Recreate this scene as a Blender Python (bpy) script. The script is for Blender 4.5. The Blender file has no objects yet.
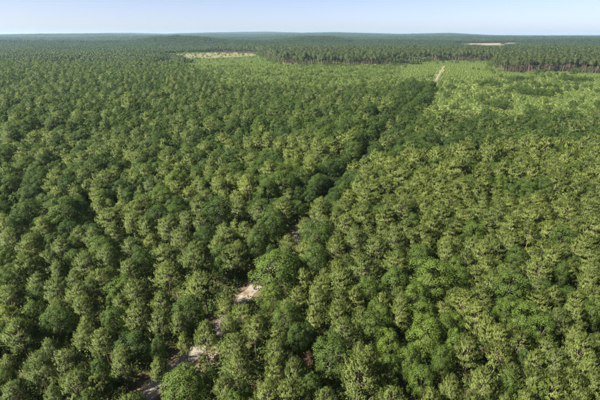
import bpy, math, random
import numpy as np
from mathutils import Vector

# ------------------------------------------------------------------ camera, sky, sun, exposure
scene = bpy.context.scene
COL = scene.collection
CAM_H = 50.0
PITCH = math.atan((200 - 36.5) / 400.0)          # horizon height in the photograph
cam_data = bpy.data.cameras.new('camera')
cam_data.sensor_width = 36.0
cam_data.lens = 24.0
cam_data.clip_start = 0.5
cam_data.clip_end = 60000.0
cam = bpy.data.objects.new('camera', cam_data)
COL.objects.link(cam)
cam.location = (0, 0, CAM_H)
cam.rotation_euler = (math.pi / 2 - PITCH, 0, 0)
scene.camera = cam

SUN_AZ = math.radians(-115)                      # from +Y, clockwise seen from above
SUN_EL = math.radians(43)
world = bpy.data.worlds.new('World')
scene.world = world
world.use_nodes = True
wn = world.node_tree
sky = wn.nodes.new('ShaderNodeTexSky')
sky.sky_type = 'NISHITA'
sky.sun_disc = False
sky.sun_elevation = SUN_EL
sky.sun_rotation = SUN_AZ
sky.altitude = 100
sky.air_density = 0.5
sky.dust_density = 1.1
sky.ozone_density = 3.0
bg = wn.nodes['Background']
tint = wn.nodes.new('ShaderNodeMix')
tint.data_type = 'RGBA'; tint.blend_type = 'MULTIPLY'
tint.inputs[0].default_value = 1.0
tint.inputs[7].default_value = (1.18, 0.95, 0.87, 1)
wn.links.new(sky.outputs[0], tint.inputs[6])
wn.links.new(tint.outputs[2], bg.inputs[0])
bg.inputs[1].default_value = 0.050

sun_data = bpy.data.lights.new('sun', 'SUN')
sun_data.energy = 5.0
sun_data.angle = math.radians(0.53)
sun_data.color = (1.0, 0.91, 0.75)
sun = bpy.data.objects.new('sun', sun_data)
COL.objects.link(sun)
to_sun = Vector((math.sin(SUN_AZ) * math.cos(SUN_EL), math.cos(SUN_AZ) * math.cos(SUN_EL), math.sin(SUN_EL)))
sun.rotation_euler = to_sun.to_track_quat('Z', 'Y').to_euler()
sun.location = (-60, -30, 120)

scene.view_settings.view_transform = 'Standard'
scene.view_settings.look = 'None'
scene.view_settings.gamma = 1.0
scene.view_settings.exposure = 2.12
scene.view_settings.use_curve_mapping = False
scene.render.engine = 'CYCLES'
cy = scene.cycles
cy.max_bounces = 5
cy.diffuse_bounces = 3
cy.glossy_bounces = 1
cy.transmission_bounces = 3
cy.transparent_max_bounces = 4
cy.volume_bounces = 0
cy.use_denoising = True
cy.denoiser = 'OPENIMAGEDENOISE'
cy.denoising_input_passes = 'RGB_ALBEDO_NORMAL'
cy.denoising_prefilter = 'ACCURATE'
cy.caustics_reflective = False
cy.caustics_refractive = False

rng = np.random.default_rng(7)
random.seed(7)

# ------------------------------------------------------------------ photograph <-> world
CP, SP = math.cos(PITCH), math.sin(PITCH)
F = 400.0                                        # focal length in photograph pixels (600 wide)

def project(x, y, z):
    """world -> photograph pixel (600 x 400)"""
    dz = z - CAM_H
    fwd = y * CP - dz * SP
    up = y * SP + dz * CP
    fwd = np.where(fwd < 1e-3, 1e-3, fwd)
    return 300 + F * x / fwd, 200 - F * up / fwd, fwd

def ground_at(px, py, z=0.0):
    """photograph pixel -> world point on the level plane z"""
    a, b = (px - 300) / F, (200 - py) / F
    dy, dz = CP + b * SP, -SP + b * CP
    t = (z - CAM_H) / dz
    return a * t, dy * t

# ------------------------------------------------------------------ terrain
RIDGES = [  # distance, depth, ((pixel column, canopy top row) ...)
    (9500, 1500, ((-400, 33.5), (0, 34.2), (60, 33.6), (130, 33.0), (165, 33.8), (210, 32.6), (265, 31.8), (300, 32.8), (335, 32.2), (400, 34.0), (450, 33.0), (490, 35.2), (540, 35.5), (600, 35.3), (1000, 34.5))),
    (6000, 800, ((-400, 36), (0, 35.2), (40, 34.0), (75, 34.2), (110, 34.0), (150, 35.2), (210, 34.2), (250, 34.4), (320, 33.6), (355, 33.6), (395, 35.0), (430, 34.4), (450, 33.7), (470, 34.8), (510, 36.0), (600, 36.3), (1000, 36))),
    (3900, 480, ((-400, 38), (0, 37.0), (60, 38.0), (100, 37.0), (160, 36.0), (230, 37.6), (300, 36.2), (330, 36.0), (370, 37.6), (420, 36.4), (470, 36.6), (530, 37.2), (575, 36.4), (600, 37.0), (1000, 37))),
    (2300, 300, ((-400, 41), (0, 40.0), (90, 41.0), (130, 40.0), (150, 36.8), (172, 35.4), (198, 35.8), (226, 39.6), (270, 40.2), (290, 38.0), (308, 35.9), (330, 36.4), (352, 39.6), (400, 40.0), (480, 40.8), (560, 39.4), (600, 39.0), (1000, 40))),
]

def smooth(e0, e1, v):
    t = np.clip((v - e0) / (e1 - e0), 0, 1)
    return t * t * (3 - 2 * t)

def height(x, y):
    x = np.asarray(x, float); y = np.asarray(y, float)
    d = np.hypot(x, y)
    yy = np.maximum(y, 1.0)
    az = 300 + F * 1.083 * x / np.maximum(yy, 0.35 * d + 1)   # pixel column at the horizon
    h = 0.35 * np.sin(x * 0.021 + 1.3) * np.sin(y * 0.017) * smooth(40, 120, d)
    h = h + smooth(900, 3000, d) * 4 * np.sin(x * 0.0031 + 2) * np.sin(y * 0.0027 + 1)
    h = h + 17 * np.exp(-((y - 2550) / 420) ** 2) * smooth(425, 465, az) * (1 - smooth(515, 560, az))
    for Y, dep, tops in RIDGES:
        cols = [c for c, _ in tops]; rows = [r for _, r in tops]
        row = np.interp(az, cols, rows)
        v = (200 - row) / F
        ztop = CAM_H + Y * (-SP + v * CP) / (CP + v * SP)
        g = np.maximum(ztop - 13.0, 0)
        w = np.exp(-((d / np.sqrt(1 + 0.0) - Y * np.sqrt(1 + (np.clip((az - 300) / F / 1.083, -2, 2)) ** 2)) / dep) ** 2)
        h = np.maximum(h, g * w)
    return np.where(y < -200, np.minimum(h, 4), h)

# ------------------------------------------------------------------ materials
def new_mat(name):
    m = bpy.data.materials.new(name)
    m.use_nodes = True
    nt = m.node_tree
    nt.nodes.clear()
    out = nt.nodes.new('ShaderNodeOutputMaterial')
    return m, nt, out

def N(nt, kind, **kw):
    n = nt.nodes.new(kind)
    for k, v in kw.items():
        setattr(n, k, v)
    return n

def mix_rgb(nt, fac, a, b, mode='MIX'):
    n = nt.nodes.new('ShaderNodeMix')
    n.data_type = 'RGBA'
    n.blend_type = mode
    for sock, v in ((n.inputs[0], fac), (n.inputs[6], a), (n.inputs[7], b)):
        if isinstance(v, (int, float)):
            sock.default_value = v
        elif isinstance(v, tuple):
            sock.default_value = v + (1,) if len(v) == 3 else v
        else:
            nt.links.new(v, sock)
    return n.outputs[2]

def noise(nt, scale, detail=4, rough=0.55, vec=None):
    n = N(nt, 'ShaderNodeTexNoise')
    n.inputs['Scale'].default_value = scale
    n.inputs['Detail'].default_value = detail
    n.inputs['Roughness'].default_value = rough
    if vec is not None:
        nt.links.new(vec, n.inputs['Vector'])
    return n.outputs['Fac']

def ramp(nt, fac, stops):
    n = N(nt, 'ShaderNodeValToRGB')
    el = n.color_ramp.elements
    while len(el) < len(stops):
        el.new(0.5)
    for e, (p, c) in zip(el, stops):
        e.position = p
        e.color = c + (1,)
    nt.links.new(fac, n.inputs[0])
    return n.outputs[0]

def foliage(name, cool, warm, young, trans=0.28, rough=0.55):
    """leaf colour: every tree sits somewhere between cool and warm; 'leaf_kind' marks fresh growth"""
    m, nt, out = new_mat(name)
    at = N(nt, 'ShaderNodeAttribute', attribute_type='INSTANCER', attribute_name='tint')
    lv = N(nt, 'ShaderNodeAttribute', attribute_type='GEOMETRY', attribute_name='leaf_kind')
    c = mix_rgb(nt, at.outputs['Fac'], cool, warm)
    c = mix_rgb(nt, lv.outputs['Fac'], c, mix_rgb(nt, at.outputs['Fac'], tuple(0.38 * a + 0.62 * b for a, b in zip(young, cool)), young))
    p = N(nt, 'ShaderNodeBsdfPrincipled')
    nt.links.new(c, p.inputs['Base Color'])
    p.inputs['Roughness'].default_value = rough
    p.inputs['Specular IOR Level'].default_value = 0.2
    t = N(nt, 'ShaderNodeBsdfTranslucent')
    nt.links.new(mix_rgb(nt, 0.5, c, (0.10, 0.16, 0.02)), t.inputs['Color'])
    mx = N(nt, 'ShaderNodeMixShader')
    mx.inputs[0].default_value = trans
    nt.links.new(p.outputs[0], mx.inputs[1])
    nt.links.new(t.outputs[0], mx.inputs[2])
    nt.links.new(mx.outputs[0], out.inputs['Surface'])
    return m

def plain(name, stops, scale, detail=5, rough=0.9, bump=0.0, scale2=None, stops2=None):
    m, nt, out = new_mat(name)
    tc = N(nt, 'ShaderNodeTexCoord')
    f = noise(nt, scale, detail, 0.6, tc.outputs['Object'])
    c = ramp(nt, f, stops)
    if scale2:
        c = mix_rgb(nt, 0.5, c, ramp(nt, noise(nt, scale2, 3, 0.6, tc.outputs['Object']), stops2))
    p = N(nt, 'ShaderNodeBsdfPrincipled')
    nt.links.new(c, p.inputs['Base Color'])
    p.inputs['Roughness'].default_value = rough
    p.inputs['Specular IOR Level'].default_value = 0.15
    if bump:
        b = N(nt, 'ShaderNodeBump')
        b.inputs['Strength'].default_value = bump
        b.inputs['Distance'].default_value = 0.15
        nt.links.new(noise(nt, scale * 4, 5, 0.7, tc.outputs['Object']), b.inputs['Height'])
        nt.links.new(b.outputs[0], p.inputs['Normal'])
    nt.links.new(p.outputs[0], out.inputs['Surface'])
    return m

M_PINE = foliage('pine_needles', (0.052, 0.084, 0.030), (0.112, 0.150, 0.033), (0.172, 0.208, 0.056), trans=0.30)
M_LEAF = foliage('broad_leaves', (0.020, 0.043, 0.011), (0.075, 0.116, 0.014), (0.086, 0.130, 0.019), trans=0.30, rough=.7)
M_TALL = foliage('tall_pine_needles', (0.026, 0.047, 0.021), (0.080, 0.108, 0.032), (0.090, 0.116, 0.038), trans=0.24)
M_SAPL = foliage('young_pine_needles', (0.090, 0.142, 0.038), (0.124, 0.174, 0.046), (0.144, 0.192, 0.056), trans=0.32)
M_BUSH = foliage('shrub_leaves', (0.028, 0.056, 0.016), (0.075, 0.110, 0.022), (0.10, 0.12, 0.030), trans=0.28, rough=.7)
M_DEAD = foliage('withered_needles', (0.06, 0.036, 0.022), (0.085, 0.052, 0.032), (0.10, 0.068, 0.04), trans=0.15)
M_BARK = plain('pine_bark', ((0.3, (0.055, 0.042, 0.034)), (0.7, (0.115, 0.088, 0.072))), 6.0, bump=0.5)
M_BARK_T = plain('tall_pine_bark', ((0.3, (0.075, 0.060, 0.053)), (0.7, (0.15, 0.118, 0.104))), 3.0)
M_BARK2 = plain('oak_bark', ((0.3, (0.05, 0.046, 0.038)), (0.7, (0.11, 0.10, 0.082))), 6.0, bump=0.5)
M_TRACK = plain('pale_gravel', ((0.3, (0.115, 0.106, 0.090)), (0.5, (0.165, 0.154, 0.132)), (0.75, (0.215, 0.203, 0.176))), 1.3, bump=0.4,
                scale2=14.0, stops2=((0.35, (0.085, 0.078, 0.066)), (0.65, (0.23, 0.208, 0.176))))
M_SAND = plain('bare_sand', ((0.3, (0.075, 0.058, 0.040)), (0.5, (0.135, 0.112, 0.084)), (0.68, (0.23, 0.195, 0.15))), 0.9, bump=0.6)
M_VERGE = plain('verge_litter', ((0.32, (0.06, 0.044, 0.030)), (0.5, (0.10, 0.075, 0.05)), (0.66, (0.065, 0.08, 0.025))), 1.1, bump=0.6)
M_CLEAR = plain('dry_grass', ((0.42, (0.120, 0.112, 0.058)), (0.54, (0.100, 0.102, 0.046)), (0.68, (0.075, 0.090, 0.034))), 0.035, bump=0.5)
M_FIELD = plain('bare_field', ((0.35, (0.11, 0.098, 0.066)), (0.6, (0.145, 0.130, 0.092)), (0.75, (0.175, 0.16, 0.115))), 0.02)
M_MEADOW = plain('green_heath', ((0.35, (0.090, 0.126, 0.036)), (0.5, (0.125, 0.164, 0.046)), (0.7, (0.155, 0.184, 0.058))), 0.06, bump=0.5)

def ground_material():
    m, nt, out = new_mat('forest_floor')
    tc = N(nt, 'ShaderNodeTexCoord')
    v = tc.outputs['Object']
    near = ramp(nt, noise(nt, 0.55, 6, 0.65, v), ((0.36, (0.060, 0.042, 0.026)), (0.5, (0.050, 0.052, 0.022)), (0.64, (0.040, 0.062, 0.020))))
    far = ramp(nt, noise(nt, 0.006, 8, 0.7, v), ((0.35, (0.030, 0.050, 0.022)), (0.5, (0.050, 0.075, 0.028)), (0.66, (0.085, 0.105, 0.038))))
    ln = N(nt, 'ShaderNodeVectorMath', operation='LENGTH')
    nt.links.new(v, ln.inputs[0])
    mr = N(nt, 'ShaderNodeMapRange')
    mr.inputs['From Min'].default_value = 500
    mr.inputs['From Max'].default_value = 1500
    nt.links.new(ln.outputs['Value'], mr.inputs['Value'])
    c = mix_rgb(nt, mr.outputs[0], near, far)
    p = N(nt, 'ShaderNodeBsdfPrincipled')
    nt.links.new(c, p.inputs['Base Color'])
    p.inputs['Roughness'].default_value = 0.95
    p.inputs['Specular IOR Level'].default_value = 0.1
    nt.links.new(p.outputs[0], out.inputs['Surface'])
    return m
M_GROUND = ground_material()

# ------------------------------------------------------------------ mesh helpers
def make_mesh(name, verts, faces, mats, smooth_shade=False, leaf_kind=None, mat_idx=None, normals=None):
    """faces: list of integer arrays (n,3) or (n,4)"""
    me = bpy.data.meshes.new(name)
    verts = np.asarray(verts, np.float32)
    me.vertices.add(len(verts))
    me.vertices.foreach_set('co', verts.ravel())
    loops = np.concatenate([np.asarray(f, np.int32).ravel() for f in faces if len(f)])
    sizes = np.concatenate([np.full(len(f), np.asarray(f).shape[1], np.int32) for f in faces if len(f)])
    me.loops.add(len(loops))
    me.loops.foreach_set('vertex_index', loops)
    me.polygons.add(len(sizes))
    starts = np.concatenate([[0], np.cumsum(sizes)[:-1]]).astype(np.int32)
    me.polygons.foreach_set('loop_start', starts)
    if smooth_shade:
        me.polygons.foreach_set('use_smooth', np.ones(len(sizes), bool))
    for mt in (mats if isinstance(mats, (list, tuple)) else [mats]):
        me.materials.append(mt)
    if mat_idx is not None:
        me.polygons.foreach_set('material_index', np.asarray(mat_idx, np.int32))
    if leaf_kind is not None:
        a = me.attributes.new('leaf_kind', 'FLOAT', 'POINT')
        a.data.foreach_set('value', np.asarray(leaf_kind, np.float32))
    me.update(calc_edges=True)
    if normals is not None:                      # leaves are shaded as the rounded tufts they belong to
        me.normals_split_custom_set_from_vertices(np.asarray(normals, np.float32))
    return me

def unit(v):
    return v / np.maximum(np.linalg.norm(v, axis=-1, keepdims=True), 1e-9)

def tube(path, radii, sides):
    path = np.asarray(path, float)
    n = len(path)
    tang = unit(np.gradient(path, axis=0))
    ref = np.array([0.0, 0, 1]) if abs(tang[0][2]) < 0.8 else np.array([1.0, 0, 0])
    a = unit(np.cross(tang, ref)); b = np.cross(tang, a)
    ang = np.linspace(0, 2 * np.pi, sides, endpoint=False)
    ring = (a[:, None, :] * np.cos(ang)[None, :, None] + b[:, None, :] * np.sin(ang)[None, :, None])
    v = (path[:, None, :] + ring * np.asarray(radii)[:, None, None]).reshape(-1, 3)
    f = []
    for i in range(n - 1):
        for j in range(sides):
            k = (j + 1) % sides
            f.append((i * sides + j, i * sides + k, (i + 1) * sides + k, (i + 1) * sides + j))
    return v, np.array(f)

class Wood:
    def __init__(self):
        self.v = []; self.f = []; self.n = 0
    def add(self, path, radii, sides):
        v, f = tube(path, radii, sides)
        self.v.append(v); self.f.append(f + self.n); self.n += len(v)
    def arrays(self):
        return np.concatenate(self.v), np.concatenate(self.f)

def facing(v, k, nrm):
    """turn every face (k corners in a row) to the side its shading normal looks to"""
    q = v.reshape(-1, k, 3)
    g = np.cross(q[:, 1] - q[:, 0], q[:, 2] - q[:, 0])
    flip = (g * nrm).sum(1) < 0
    q[flip] = q[flip][:, ::-1]
    return q.reshape(-1, 3)

def blades(base, direction, length, width, r):
    """one thin triangle per row"""
    side = unit(np.cross(direction, unit(r.normal(size=direction.shape))))
    v = np.stack([base - side * width[:, None] / 2, base + side * width[:, None] / 2, base + direction * length[:, None]], 1)
    return v.reshape(-1, 3)

def leaf_quads(pos, normal, length, width, r):
    t = unit(np.cross(normal, unit(r.normal(size=normal.shape))))
    s = np.cross(normal, t)
    fold = normal * (length * 0.12)[:, None]
    v = np.stack([pos - t * length[:, None] / 2 - fold, pos + s * width[:, None] / 2, pos + t * length[:, None] / 2 - fold, pos - s * width[:, None] / 2], 1)
    return v.reshape(-1, 3)

def needle_tufts(pos, axis, r, nb, shoot, bl, bw, fresh, outward):
    """brushes of needles on shoots"""
    n = len(pos)
    u = np.tile(np.linspace(0.05, 1, nb), (n, 1)) + r.uniform(-.05, .05, (n, nb))
    ax = np.repeat(axis[:, None, :], nb, 1)
    rad = unit(np.cross(ax, r.normal(size=(n, nb, 3))))
    spread = (1.25 - 0.75 * u)[..., None]
    d = unit(ax + rad * spread * 0.58)
    p = pos[:, None, :] + ax * (u * shoot[:, None])[..., None]
    L = (bl * r.uniform(.75, 1.2, (n, nb))) * np.ones((n, 1))
    v = blades(p.reshape(-1, 3), d.reshape(-1, 3), L.ravel(), np.full(n * nb, bw), r)
    nrm = unit(.62 * np.repeat(outward, nb, 0) +   .75 * d.reshape(-1, 3) + .14 * r.normal(size=(n * nb, 3)))
    v = facing(v, 3, nrm)
    k = np.clip(np.repeat(fresh[:, None], nb, 1) * (0.35 + 0.65 * u), 0, 1)
    kk = np.repeat(k.ravel(), 3)
    return v, kk, np.repeat(nrm, 3, 0)

# ------------------------------------------------------------------ tree generators (metres, base at origin)
def gen_pine(seed, H=12.5, R=2.5, lod=0, lean=0.0, tall=False):
    r = np.random.default_rng(seed)
    wood = Wood()
    nseg = 9 if lod == 0 else 5
    zz = np.linspace(0, H * 0.97, nseg)
    bend = r.normal(size=2) * 0.018 * H
    path = np.stack([bend[0] * np.sin(zz / H * 2.4) + r.normal(size=nseg) * .03, bend[1] * np.sin(zz / H * 2.9) + r.normal(size=nseg) * .03, zz], 1)
    path[0, :2] = 0
    r0 = 0.0105 * H + 0.01
    wood.add(path, r0 * (1 - 0.9 * zz / H) * (1 + .35 * np.exp(-zz / .4)), 7 if lod == 0 else 4)
    z0 = H * (r.uniform(.40, .50) if not tall else r.uniform(.56, .64))
    nwh = {0: 15, 1: 11, 2: 7}[lod]
    e1, e2, lowp = r.uniform(1.25, 2.1), r.uniform(.66, .92), r.uniform(.66, .9)
    P, A, Fr = [], [], []
    for w in range(nwh):
        t = (w + r.uniform(-.3, .3)) / (nwh - .4)
        t = np.clip(t, 0, 1)
        z = zw = z0 + (H * .93 - z0) * t
        if tall:
            prof = (0.55 + 1.1 * t) * (1 - t ** 2.2) ** .7 + .12
        else:
            prof = min(1.0, lowp + 1.1 * t) * (1 - t ** e1) ** e2 + .08
        nb = r.integers(4, 6) if lod == 0 else (4 if lod == 1 else 3)
        a0 = r.uniform(0, 6.28)
        for b in range(nb):
            az = a0 + b * 6.283 / nb + r.uniform(-.35, .35)
            L = R * prof * r.uniform(.68, 1.16)
            if r.random() < .06:
                continue
            z = float(np.clip(zw + r.uniform(-1.1, 1.1) * (H - z0) / nwh, z0, H * .95))
            out = np.array([math.cos(az), math.sin(az), 0])
            c = np.array([np.interp(z, zz, path[:, 0]), np.interp(z, zz, path[:, 1]), z])
            up = L * (0.34 + 0.42 * t) * (.6 if tall else 1)
            def bp(s):
                s = np.asarray(s, float)
                return c + out * (L * s)[..., None] + np.array([0, 0, 1]) * (up * (.4 * s + .6 * s * s))[..., None]
            ss = np.array([0, .5, 1.0])
            if lod < 2:
                wood.add(bp(ss), np.array([.026, .017, .008]) * (.6 + L / 2.4), 3)
            nc = max(1, int(round({0: 3.9, 1: 2.2, 2: 1.1}[lod] * L + {0: .8, 1: .7, 2: .5}[lod] + r.uniform(-.4, .4))))
            s = np.concatenate([[1.0], .30 + .68 * np.sqrt(r.uniform(0, 1, nc))])
            p = bp(s)
            lat = np.cross(out, [0, 0, 1.0])
            wid = (.14 + .30 * L) * (1.15 - .4 * s)
            p = p + lat * (r.uniform(-1, 1, len(s)) * wid)[:, None] + r.normal(size=p.shape) * .07
            ns = {0: 3, 1: 2, 2: 2}[lod]
            p = np.repeat(p, ns, 0)
            s2 = np.repeat(s, ns)
            p = p + r.normal(size=p.shape) * np.array([.11, .11, .17]) * (1, 1.25, 1.6)[lod]
            ax = unit(out * .30 + lat * r.normal(0, .34, len(s2))[:, None] + np.array([0, 0, 1.0]) * (1 + .4 * t) + r.normal(size=p.shape) * .20)
            P.append(p); A.append(ax)
            Fr.append(np.clip(s2 ** 2 * np.repeat(r.uniform(.15, 1.0, len(s)), ns), 0, 1))
    # leader
    tip = path[-1]
    nl = 5 if lod == 0 else 3
    P.append(tip + r.normal(size=(nl, 3)) * np.array([.13, .13, .2])); A.append(unit(np.array([0, 0, 1.0]) + r.normal(size=(nl, 3)) * .25)); Fr.append(np.ones(nl) * .9)
    P = np.concatenate(P); A = np.concatenate(A); Fr = np.concatenate(Fr)
    nb, bl, bw, sh = {0: (11, .23, .054, .50), 1: (8, .35, .115, .58), 2: (6, .56, .27, .6)}[lod]
    if tall:
        bl *= 1.15; bw *= 1.35; sh *= 1.1
    zmid = z0 + (H - z0) * .35
    outward = unit((P - np.array([0, 0, zmid])) / np.array([R, R, (H - z0) * .62]))
    v, k, nrm = needle_tufts(P, A, r, nb, np.full(len(P), sh) * r.uniform(.7, 1.25, len(P)), bl, bw, Fr, outward)
    return wood.arrays(), (v, np.arange(len(v)).reshape(-1, 3), k, nrm)

def gen_broad(seed, H=10.0, R=3.0, lod=0):
    r = np.random.default_rng(seed)
    wood = Wood()
    nseg = 6
    th = H * .62
    zz = np.linspace(0, th, nseg)
    bend = r.normal(size=2) * .35
    path = np.stack([bend[0] * (zz / th) ** 1.5, bend[1] * (zz / th) ** 1.5, zz], 1)
    r0 = .017 * H
    wood.add(path, r0 * (1 - .6 * zz / th) * (1 + .4 * np.exp(-zz / .4)), 7 if lod == 0 else 4)
    cz = H * .60
    nl = {0: 60, 1: 32, 2: 15}[lod]
    # lobes on a lumpy ellipsoid
    g = (np.arange(nl) + .5) / nl
    phi = np.arange(nl) * 2.39996 + r.uniform(0, 6.28)
    cosz = 1 - 1.62 * g
    sinz = np.sqrt(1 - cosz ** 2)
    d = np.stack([np.cos(phi) * sinz, np.sin(phi) * sinz, cosz], 1) + r.normal(size=(nl, 3)) * .16
    d = unit(d)
    q = r.normal(size=(3, 3))
    lump = 1 + .13 * np.sin(d @ q[0] * 2.3 + 1) + .12 * np.sin(d @ q[1] * 3.1) + r.normal(size=nl) * .07
    ext = np.array([R * .78, R * .78, H * .33])
    cen = d * ext * lump[:, None] + np.array([bend[0], bend[1], cz])
    rl = R * r.uniform(.20, .40, nl) * (1.0, 1.1, 1.4)[lod]
    for i in range(0, nl, {0: 4, 1: 5, 2: 6}[lod]):
        j = r.integers(2, nseg)
        p0 = path[j]; p1 = cen[i]
        mid = (p0 + p1) / 2 + np.array([0, 0, .25])
        wood.add(np.stack([p0, mid, p1]), np.array([.42, .26, .08]) * r0, 4 if lod == 0 else 3)
    per = {0: 125, 1: 44, 2: 18}[lod]
    idx = np.repeat(np.arange(nl), per)
    n = len(idx)
    dd = unit(r.normal(size=(n, 3)) + .85 * d[idx] + np.array([0, 0, .45]))
    pos = cen[idx] + dd * (rl[idx] * r.uniform(.72, 1.08, n))[:, None]
    nor = unit(dd * .7 + np.array([0, 0, .35]) + r.normal(size=(n, 3)) * .42)
    L = {0: .20, 1: .38, 2: .74}[lod] * r.uniform(.7, 1.35, n)
    v = leaf_quads(pos, nor, L, L * .68, r)
    lk = r.uniform(-.1, .6, nl)[idx] + r.uniform(-.3, .45, n)
    nrm = unit(dd * .75 + d[idx] * .45 + r.normal(size=(n, 3)) * .15)
    v = facing(v, 4, nrm)
    return wood.arrays(), (v, np.arange(len(v)).reshape(-1, 4), np.repeat(np.clip(lk, 0, 1), 4), np.repeat(nrm, 4, 0))

def gen_shrub(seed, H=1.3, R=1.1, n=150, size=.26):
    r = np.random.default_rng(seed)
    nl = 7
    c = r.normal(size=(nl, 3)) * np.array([R * .45, R * .45, .12 * H]) + np.array([0, 0, H * .45])
    idx = r.integers(0, nl, n)
    dd = unit(r.normal(size=(n, 3)) + np.array([0, 0, .7]))
    pos = c[idx] + dd * np.array([R * .5, R * .5, H * .45]) * r.uniform(.6, 1.1, (n, 1))
    pos[:, 2] = np.maximum(pos[:, 2], .05)
    nor = unit(dd * .6 + np.array([0, 0, .4]) + r.normal(size=(n, 3)) * .5)
    L = size * r.uniform(.7, 1.4, n)
    v = facing(leaf_quads(pos, nor, L, L * .55, r), 4, dd)
    return v, np.arange(len(v)).reshape(-1, 4), np.repeat(np.clip(r.uniform(-.2, .8, n), 0, 1), 4), np.repeat(dd, 4, 0)

def joined(name, wood, crown, leaf_mat, bark):
    wv, wf = wood; cv, cf, ck, cn = crown
    wn_ = unit(wv - np.array([0, 0, 1.0]) * wv[:, 2:3] + 1e-4)
    verts = np.concatenate([wv, cv])
    return make_mesh(name, verts, [wf, cf + len(wv)], [bark, leaf_mat],
                     leaf_kind=np.concatenate([np.zeros(len(wv)), ck]),
                     mat_idx=np.concatenate([np.zeros(len(wf)), np.ones(len(cf))]), normals=np.concatenate([wn_, cn]))

def split_meshes(name, wood, crown, leaf_mat, bark):
    return (make_mesh(name + '_trunk', wood[0], [wood[1]], bark, smooth_shade=True),
            make_mesh(name + '_crown', crown[0], [crown[1]], leaf_mat, leaf_kind=crown[2], normals=crown[3]))

# ------------------------------------------------------------------ setting: ground sheet
def link(o):
    COL.objects.link(o)
    return o

def structure(name, me, label, category, loc=(0, 0, 0), kind='structure'):
    o = link(bpy.data.objects.new(name, me))
    o.location = loc
    o['kind'] = kind
    o['label'] = label
    o['category'] = category
    return o

def build_ground():
    rings = np.concatenate([[0], np.geomspace(8, 16000, 190)])
    sect = 300
    ang = np.linspace(0, 2 * np.pi, sect, endpoint=False)
    X = np.outer(rings[1:], np.sin(ang)); Y = np.outer(rings[1:], np.cos(ang))
    Z = height(X, Y)
    v = np.concatenate([[[0, 0, height(0, 0)]], np.stack([X.ravel(), Y.ravel(), Z.ravel()], 1)])
    f4, f3 = [], []
    nr = len(rings) - 1
    j = np.arange(sect); k = (j + 1) % sect
    f3 = np.stack([np.zeros(sect, int), 1 + k, 1 + j], 1)
    for i in range(nr - 1):
        a = 1 + i * sect
        f4.append(np.stack([a + j, a + k, a + sect + k, a + sect + j], 1))
    me = make_mesh('ground', v, [f3, np.concatenate(f4)], M_GROUND, smooth_shade=True)
    structure('ground', me, 'forest floor of litter and low growth, rolling away to wooded hills', 'ground')
build_ground()

# the straight forest track
TRACK = np.array([(-38.0, 8.0), (-29.5, 29.0), (-22.6, 44.5), (-17.8, 53.5), (-11.6, 68.5), (1.2, 99.5), (30, 170), (80, 296), (165, 506), (253, 742), (262, 766)])
_d = TRACK[-2] - TRACK[3]
TDIR = _d / np.linalg.norm(_d)

def track_xy(y):
    return np.interp(y, TRACK[:, 1], TRACK[:, 0])

def track_side(x, y):
    """signed distance from the track, + to its right"""
    return (np.asarray(x) - track_xy(y)) * math.cos(math.atan2(TDIR[0], TDIR[1]))

def ribbon(name, mat, half, z, y0, y1, step, seed, rag, label, cat, off=0.0):
    r = np.random.default_rng(seed)
    n = int((y1 - y0) / step) + 1
    y = np.linspace(y0, y1, n)
    x = track_xy(y)
    nx, ny = TDIR[1], -TDIR[0]
    cols = 5
    v = []
    for i in range(n):
        k_ = 1 - .42 * min(max((y[i] - 150) / 300, 0), 1)
        wl = half * k_ + r.normal() * rag; wr = half * k_ + r.normal() * rag
        wob = .25 * math.sin(y[i] * .11) + off
        for u in np.linspace(-wl, wr, cols):
            px, py = x[i] + nx * (u + wob), y[i] + ny * (u + wob)
            v.append((px, py, float(height(px, py)) + z + .02 * math.cos(u / half * 3.1)))
    f = [(i * cols + j, i * cols + j + 1, (i + 1) * cols + j + 1, (i + 1) * cols + j) for i in range(n - 1) for j in range(cols - 1)]
    return structure(name, make_mesh(name, np.array(v), [np.array(f)], mat, smooth_shade=True), label, cat)

ribbon('verge', M_VERGE, 3.4, .10, 8, 765, 1.6, 3, .45, 'brown littered verge running along both sides of the track', 'verge')
ribbon('track', M_TRACK, 1.35, .17, 8, 765, 1.6, 4, .14, 'straight pale gravel track cutting through the forest', 'track')

def patch(name, mat, pts, z, label, cat, dome=0.0, seed=0, rag=.1):
    """irregular ground patch from an outline, with a raised uneven middle"""
    r = np.random.default_rng(seed)
    pts = np.array(pts, float)
    c = pts.mean(0)
    n = len(pts) * 6
    t = np.linspace(0, len(pts), n, endpoint=False)
    i = t.astype(int); fr = t - i
    ring = pts[i] * (1 - fr)[:, None] + pts[(i + 1) % len(pts)] * fr[:, None]
    rr = 1 + r.normal(size=n) * rag
    v = [(c[0], c[1], float(height(*c)) + z + dome)]
    levels = (.25, .5, .75, 1.0)
    for s in levels:
        for k in range(n):
            p = c + (ring[k] - c) * s * (rr[k] if s == 1 else 1)
            v.append((p[0], p[1], float(height(*p)) + z + dome * (1 - s * s) * (1 + r.normal() * .25)))
    f3 = [(0, 1 + k, 1 + (k + 1) % n) for k in range(n)]
    f4 = [(1 + a * n + k, 1 + (a + 1) * n + k, 1 + (a + 1) * n + (k + 1) % n, 1 + a * n + (k + 1) % n) for a in range(len(levels) - 1) for k in range(n)]
    return structure(name, make_mesh(name, np.array(v), [np.array(f3), np.array(f4)], mat, smooth_shade=True), label, cat)

def px_outline(pix, z=0):
    return [ground_at(a, b, z) for a, b in pix]

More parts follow.
